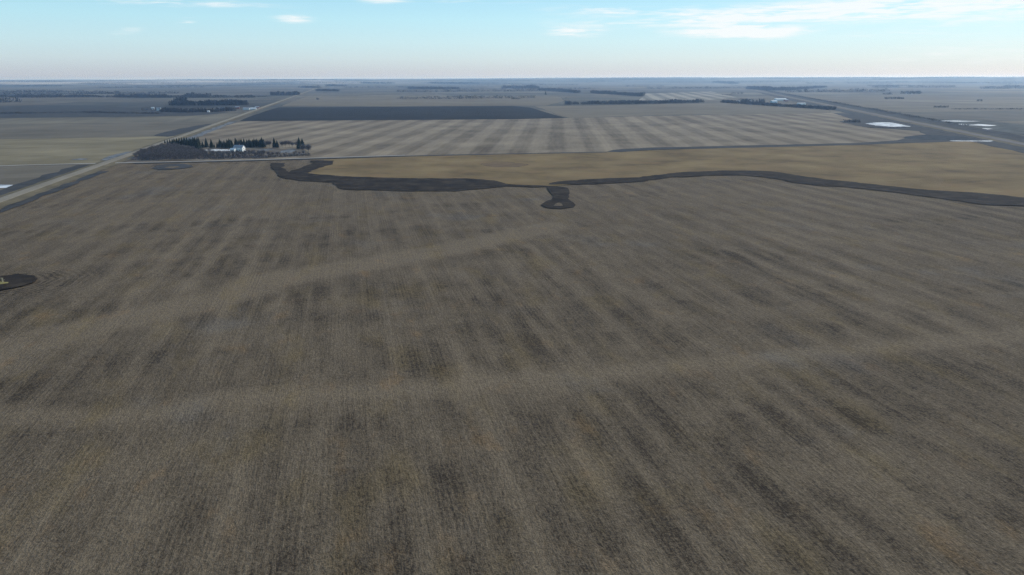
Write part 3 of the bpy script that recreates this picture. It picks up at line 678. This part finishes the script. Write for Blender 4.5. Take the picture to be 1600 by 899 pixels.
belt('undergrowth', 'low scrub at the right end of the yard', PX((424, 245.2), (486, 242.6)), 5, 4.4, 2.4, 520, 0, 14, 1.1, M_TWIG2)
belt('shelterbelt', 'long dark shelterbelt in the middle distance on the right', PX((884, 163.4), (990, 162.4), (1099, 160.2)), 5, 15, 6.5, 1)
belt('shelterbelt', 'shelterbelt slanting behind the long one', PX((926, 145.8), (965, 148), (1003, 150.6)), 5, 19, 8, 2)
belt('shelterbelt', 'shelterbelt slanting away left of the far striped field', PX((845, 141), (875, 143), (903, 145.4)), 5, 20, 9, 3)
belt('woods', 'dark far woods in the centre of the horizon', PX((786, 138), (815, 138), (846, 138)), 9, 30, 14, 4, 0.1)
belt('woods', 'far dark wood on the plain, left of the centre woods', PX((642, 139.4), (680, 140), (718, 139.5)), 7, 24, 13, 5)
belt('shelterbelt', 'thin far tree line left of the far woods', PX((566, 131.6), (616, 131.8)), 5, 32, 26, 6)
belt('shelterbelt', 'hazy tree line above the far woods', PX((672, 131.8), (752, 132)), 5, 34, 26, 7)
belt('shelterbelt', 'tree line left of the road near the horizon', PX((470, 137.6), (502, 137.8)), 5, 26, 15, 8)
belt('shelterbelt', 'tree line right of the road near the horizon', PX((512, 135), (542, 135.2)), 5, 26, 18, 9)
belt('shelterbelt', 'roadside tree line nearer than the horizon ones', PX((496, 142.6), (530, 143)), 5, 20, 9, 10)
belt('spruce_grove', 'pointed dark grove left of the gravel road', PX((424, 149), (447, 149), (469, 148.6)), 5, 24, 8, 11, .45)
belt('woods', 'low scrub left of the pointed grove', PX((396, 152), (426, 151)), 3, 9, 8, 12)
belt('shelterbelt', 'long thin tree line across the left fields', PX((0, 152), (100, 151.6), (186, 152.3), (280, 152.8), (400, 152.6)), 4, 15, 8, 13)
belt('shelterbelt', 'thicker stretch of the left tree line', PX((186, 152), (262, 152.4)), 5, 21, 8, 14)
belt('shelterbelt', 'middle bluff on the left tree line', PX((290, 152.4), (328, 152.6)), 5, 24, 8, 15)
belt('bluff', 'broad leafless bluff behind the far farmyard', PX((270, 164.5), (296, 164.6), (340, 164.4), (388, 163.5)), 7, 22, 6, 16, .06, 24)
belt('bluff', 'tall left end of the leafless bluff', PX((276, 163), (294, 163)), 5, 30, 7, 17, 0, 24)
belt('spruce_windbreak', 'dark spruce windbreak of the far farmyard', PX((256, 174), (290, 175.6), (330, 174.6), (366, 173)), 5, 14, 5, 18, .5, 16)
belt('spruce_windbreak', 'low dark trees left of the far white house', PX((222, 172.5), (240, 171.8), (258, 173)), 2, 9, 6, 19, .4, 14)
belt('scrub', 'dark scrub below the far farmyard on the left', PX((0, 178), (120, 176), (190, 177), (250, 178)), 7, 6, 6, 20, 0, 12)
belt('shelterbelt', 'dark windbreak of the farm by the highway', PX((1130, 160), (1160, 162.2), (1200, 165), (1250, 168.2), (1303, 171.6)), 5, 12, 5.5, 21, .08, 20)
belt('spruce_windbreak', 'taller trees at the left end of the highway farm', PX((1156, 160), (1180, 161), (1196, 162)), 3, 18, 7, 22, .4, 14)
belt('hedgerow', 'dark brush along the railway bank', GR(*[(HW(v_) + 16, v_) for v_ in range(1150, 5200, 250)]), 3, 6, 7, 23, 0, 11)
belt('woods', 'woods where the highway meets the horizon', PX((1172, 139.4), (1215, 141.6), (1240, 141)), 7, 28, 12, 24)
belt('shelterbelt', 'tree line running right from the highway woods', PX((1236, 140.6), (1262, 139), (1288, 137)), 4, 22, 14, 25)
belt('woods', 'hazy woods left of the highway vanishing point', PX((1120, 131), (1150, 132)), 6, 34, 24, 26)
for i, (x0, x1, y, h_, lb) in enumerate([(1382, 1396, 148, 11, 'small dark bluff on the right plain, leftmost of three'), (1410, 1440, 146.8, 14, 'widest dark bluff on the right plain'),
                             (1382, 1414, 154.6, 7, 'low bluff below the two small bluffs'), (1461, 1483, 168, 5, 'low willow clump above the ice sheets'),
                             (1490, 1600, 170.8, 3.5, 'thin dark weed line across the right plain'), (1528, 1535, 158.2, 8, 'single dark clump on the right plain'),
                             (1144, 1162, 146.8, 9, 'small wood above the highway farm'), (1130, 1148, 149, 6, 'low brush line beside the small wood'),
                             (800, 815, 155, 5, 'low brush in the grey field'), (883, 888, 154, 6, 'single low bush in the far field'), (496, 500, 155.8, 6, 'single bush in the brown far field'),
                             (1322, 1346, 191.4, 5, 'dark willows at the left end of the frozen pond'), (1358, 1420, 199.4, 2.5, 'reeds along the near edge of the frozen pond')]):
    belt('reeds' if 'reed' in lb else 'bluff', lb, PX((x0, y), (x1, y + (0.6 if x0 == 1358 else 0))), 3, h_ * 1.5, 5 if y > 150 else 8, 50 + i, 0, 16)
# tree lines toward the horizon, laid out on the survey grid
rf = random.Random(77)
for i in range(90):
    v_ = 3296 + 804.7 * rf.randint(0, 17) + rf.uniform(-30, 30); D_ = v_
    u_ = D_ * rf.uniform(-.62, 1.25); L_ = rf.uniform(250, 1100)
    x, y = G(u_, v_); a_ = math.degrees(math.atan2(x, y))
    if abs(a_) > 42 or abs(u_ - ROADU) < L_ * .6: continue
    belt('shelterbelt', 'hazy tree line far off on the plain', [G(u_ - L_ / 2, v_), G(u_ + L_ / 2, v_ + rf.uniform(-40, 40))], 3, rf.uniform(14, 24), 12 + D_ / 800, 200 + i, 0, 14, 1.2)
# wooded rises along the horizon
for i in range(70):
    a_ = R(rf.uniform(-39, 39)); D_ = rf.uniform(11000, 21000); L_ = rf.uniform(400, 2300) * (1.6 if a_ > 0 else 1)
    x, y = D_ * math.sin(a_), D_ * math.cos(a_)
    belt('woods', 'blue wood on the rises along the horizon', [(x - L_ / 2, y), (x, y + rf.uniform(-200, 200)), (x + L_ / 2, y)], 7, rf.uniform(18, 28), 48, 300 + i, 0, 8, 1.6)
# a lone tree in the field
def lone(x, y, h_, label):
    plant('spruce_tree', SPR[4], W(x, y), h_ / 14, label, 'tree', None, None, -.8)
lone(852.5, 148, 22, 'lone dark upright tree standing in the far field')

# ------------------------------------------------------------------ buildings
M_WHITE = plain_mat('white_siding', (.70, .70, .69), (.82, .82, .80), 1.5, .6, .3)
M_ROOF = plain_mat('grey_shingles', (.17, .18, .20), (.28, .30, .33), 1.2, .85, .2)
M_TIN = plain_mat('tin_roof', (.42, .44, .46), (.60, .62, .63), .5, .6, .2)
M_GLASS = plain_mat('dark_window', (.03, .035, .045), (.06, .07, .08), 1, .15, .5)
M_DOOR = plain_mat('brown_door', (.10, .06, .04), (.15, .09, .06), 2, .6, .3)
M_RED = plain_mat('faded_red_siding', (.20, .07, .06), (.28, .10, .08), 1.0, .8, .2)
M_BRICK = plain_mat('chimney_brick', (.20, .09, .07), (.30, .14, .11), 3, .9, .2)
def gable(name, xy, w, d, h, rh, rz, wallm, roofm, label, cat, wins=True, chimney=False, group=None, z=-.6):
    o = empty(name, (xy[0], xy[1], z), rz)
    b = MB(); x, y = w / 2, d / 2
    b.add([(-x, -y, 0), (x, -y, 0), (x, y, 0), (-x, y, 0), (-x, -y, h), (x, -y, h), (x, y, h), (-x, y, h), (-x, 0, h + rh), (x, 0, h + rh)],
          [(0, 1, 5, 4), (2, 3, 7, 6), (1, 2, 6, 9, 5), (3, 0, 4, 8, 7)])
    b.build('wall', wallm, o)
    r_ = MB(); e = .45; t_ = .18; k = rh / y
    for s_ in (-1, 1):
        ye = s_ * (y + e); ze = h - e * k + .02
        r_.add([(-x - e, ye, ze), (x + e, ye, ze), (x + e, 0, h + rh + .02), (-x - e, 0, h + rh + .02), (-x - e, ye, ze + t_), (x + e, ye, ze + t_), (x + e, 0, h + rh + t_ + .02), (-x - e, 0, h + rh + t_ + .02)],
               [(0, 1, 2, 3), (4, 5, 6, 7), (0, 1, 5, 4), (1, 2, 6, 5), (3, 0, 4, 7)])
    rf_ = r_.build('roof', roofm, o)
    if chimney:
        c = MB(); c.box(-.4, .4, .6, 1.4, h + rh * .4, h + rh + 1.1); c.build('chimney', M_BRICK, rf_)
    dd = MB(); dd.box(w * .12, w * .12 + 1.1, -y - .06, -y + .02, .15, 2.25); dd.build('door', M_DOOR, o)
    if wins:
        for fx in (-.32, -.1, .36):
            for zz in ([1.0, 3.7] if h > 4.5 else [1.0]):
                fr = MB(); cx = fx * w; fr.box(cx - .65, cx + .65, -y - .07, -y + .02, zz - .1, zz + 1.4); fo = fr.build('window', M_WHITE, o)
                g_ = MB(); g_.box(cx - .52, cx + .52, -y - .10, -y - .06, zz, zz + 1.28); g_.build('pane', M_GLASS, fo)
        fr = MB(); fr.box(x - .02, x + .07, -.6, .6, h * .55, h * .55 + 1.4); fo = fr.build('window', M_WHITE, o)
        g_ = MB(); g_.box(x + .06, x + .10, -.48, .48, h * .55 + .1, h * .55 + 1.3); g_.build('pane', M_GLASS, fo)
    return tag(o, label, cat, group)
# the white farmhouse in the thicket
hx = W(374.5, 236.2)
gable('farmhouse', hx, 12.0, 8.0, 4.9, 2.9, R(-8), M_WHITE, M_ROOF, 'white two storey farmhouse with grey roof among the spruces', 'house', True, True, None, -.2)
gable('farm_shed', W(364.5, 237.2), 5.5, 5.0, 3.0, 1.6, R(-8), M_WHITE, M_TIN, 'low white shed against the left side of the farmhouse', 'shed', False, False, None, -.2)
gable('farmhouse', W(248.5, 172.6), 11, 8, 5.5, 3.4, R(12), M_WHITE, M_ROOF, 'small white house among the trees of the far left farmyard', 'house', True, True)
gable('farm_shed', W(239, 171.2), 8, 7, 5, 2.4, R(12), M_TIN, M_TIN, 'white shed left of the far white house', 'shed', False)
gable('farm_shed', W(326, 175.2), 6, 6, 3, 1.5, R(12), M_WHITE, M_TIN, 'tiny pale shed under the far spruce windbreak', 'shed', False)
gable('machine_shed', W(385, 171.4), 18, 11, 4, 3, R(12), M_WHITE, M_ROOF, 'long pale machine shed beside the gravel road', 'shed', False)
gable('machine_shed', W(396, 171.8), 16, 12, 4, 3, R(12), M_TIN, M_TIN, 'shorter white machine shed nearest the gravel road', 'shed', False)
gable('barn', W(402, 169.6), 12, 12, 4, 3, R(12), M_RED, M_ROOF, 'small faded red barn beside the machine sheds', 'barn', False)
gable('barn', W(371, 169.6), 12, 10, 4, 3, R(12), M_RED, M_ROOF, 'brown barn left of the machine sheds', 'barn', False)
gable('machine_shed', W(1219, 157.0), 48, 18, 5, 3.5, R(14), M_WHITE, M_TIN, 'long white machine shed at the back of the highway farm', 'shed', False)
gable('machine_shed', W(1209, 160.2), 22, 13, 4.5, 3, R(14), plain_mat('pale_blue_siding', (.42, .56, .62), (.5, .64, .7), 1, .6, .3), M_TIN, 'pale blue shed in front of the long white one', 'shed', False)
gable('machine_shed', W(1252, 163.4), 27, 13, 4, 2.6, R(14), M_WHITE, M_ICE, 'bright white roofed shed at the right of the highway farm', 'shed', False)
gable('barn', W(1228, 158.4), 15, 12, 4.5, 3.4, R(14), M_RED, M_ROOF, 'faded red barn right of the long white shed', 'barn', False)
gable('farmhouse', W(1153, 161), 12, 10, 6, 3.5, R(14), M_WHITE, M_ROOF, 'pale house at the left end of the highway farm', 'house', True)
def grain_bin(xy, r_, h_, label):
    o = empty('grain_bin', (xy[0], xy[1], -.6)); b = MB(); k = 14; v = []
    for z in (0, h_):
        v += [(r_ * math.cos(6.2832 * i / k), r_ * math.sin(6.2832 * i / k), z) for i in range(k)]
    b.add(v, [(i, (i + 1) % k, k + (i + 1) % k, k + i) for i in range(k)]); b.build('wall', M_TIN, o)
    c = MB(); v = [(r_ * 1.06 * math.cos(6.2832 * i / k), r_ * 1.06 * math.sin(6.2832 * i / k), h_ - .05) for i in range(k)] + [(0, 0, h_ + r_ * .55)]
    c.add(v, [(i, (i + 1) % k, k) for i in range(k)]); c.build('roof', M_TIN, o)
    return tag(o, label, 'grain bin')
grain_bin(W(1171, 160), 3.4, 7, 'silver grain bin among the trees of the highway farm')

# dead stalk clump standing in the yellow grass of the slough
o = empty('dead_stalks', (*W(4.5, 441.4), .03))
b = MB(); r2 = random.Random(3)
for k in range(9):
    b.tube((r2.uniform(-.3, .3), r2.uniform(-.3, .3), 0), (r2.uniform(-.6, .6), r2.uniform(-.6, .6), r2.uniform(1.2, 2.6)), .05, .02, 3)
b.build('stem', plain_mat('dead_straw', (.35, .31, .2), (.55, .5, .36), 2, .9, .2), o)
c = MB()
for k in range(40):
    a_ = Vector((r2.uniform(-.6, .6), r2.uniform(-.6, .6), r2.uniform(.7, 2.2))); d_ = Vector((r2.uniform(-.5, .5), r2.uniform(-.5, .5), r2.uniform(.1, .6)))
    s2 = Vector((r2.uniform(-1, 1), r2.uniform(-1, 1), 0)).normalized() * .06; c.add([a_ - s2, a_ + s2, a_ + d_], [(0, 1, 2)])
c.build('leaf_blades', bpy.data.materials['dead_straw'], o)
tag(o, 'pale clump of dead stalks on the yellow grass of the slough', 'plant')

# ------------------------------------------------------------------ haze: one closed box of even air
HZ = 5.6e-5
hb = MB(); hb.box(-47000, 47000, -47000, 47000, -7.0, 124.0)
hm = bpy.data.materials.new('haze'); hm.use_nodes = True; t = NT(hm.node_tree); t.n.clear()
pv = t.n.new('ShaderNodeVolumePrincipled'); pv.inputs['Anisotropy'].default_value = 0.4; pv.inputs['Color'].default_value = (.42, .64, 1.0, 1); pv.inputs['Density'].default_value = HZ
pv.inputs['Absorption Color'].default_value = (1, 1, 1, 1)
oo = t.n.new('ShaderNodeOutputMaterial'); t.l.new(pv.outputs[0], oo.inputs['Volume'])
tag(hb.build('haze', hm), 'thin blue prairie haze', None, None, 'stuff')
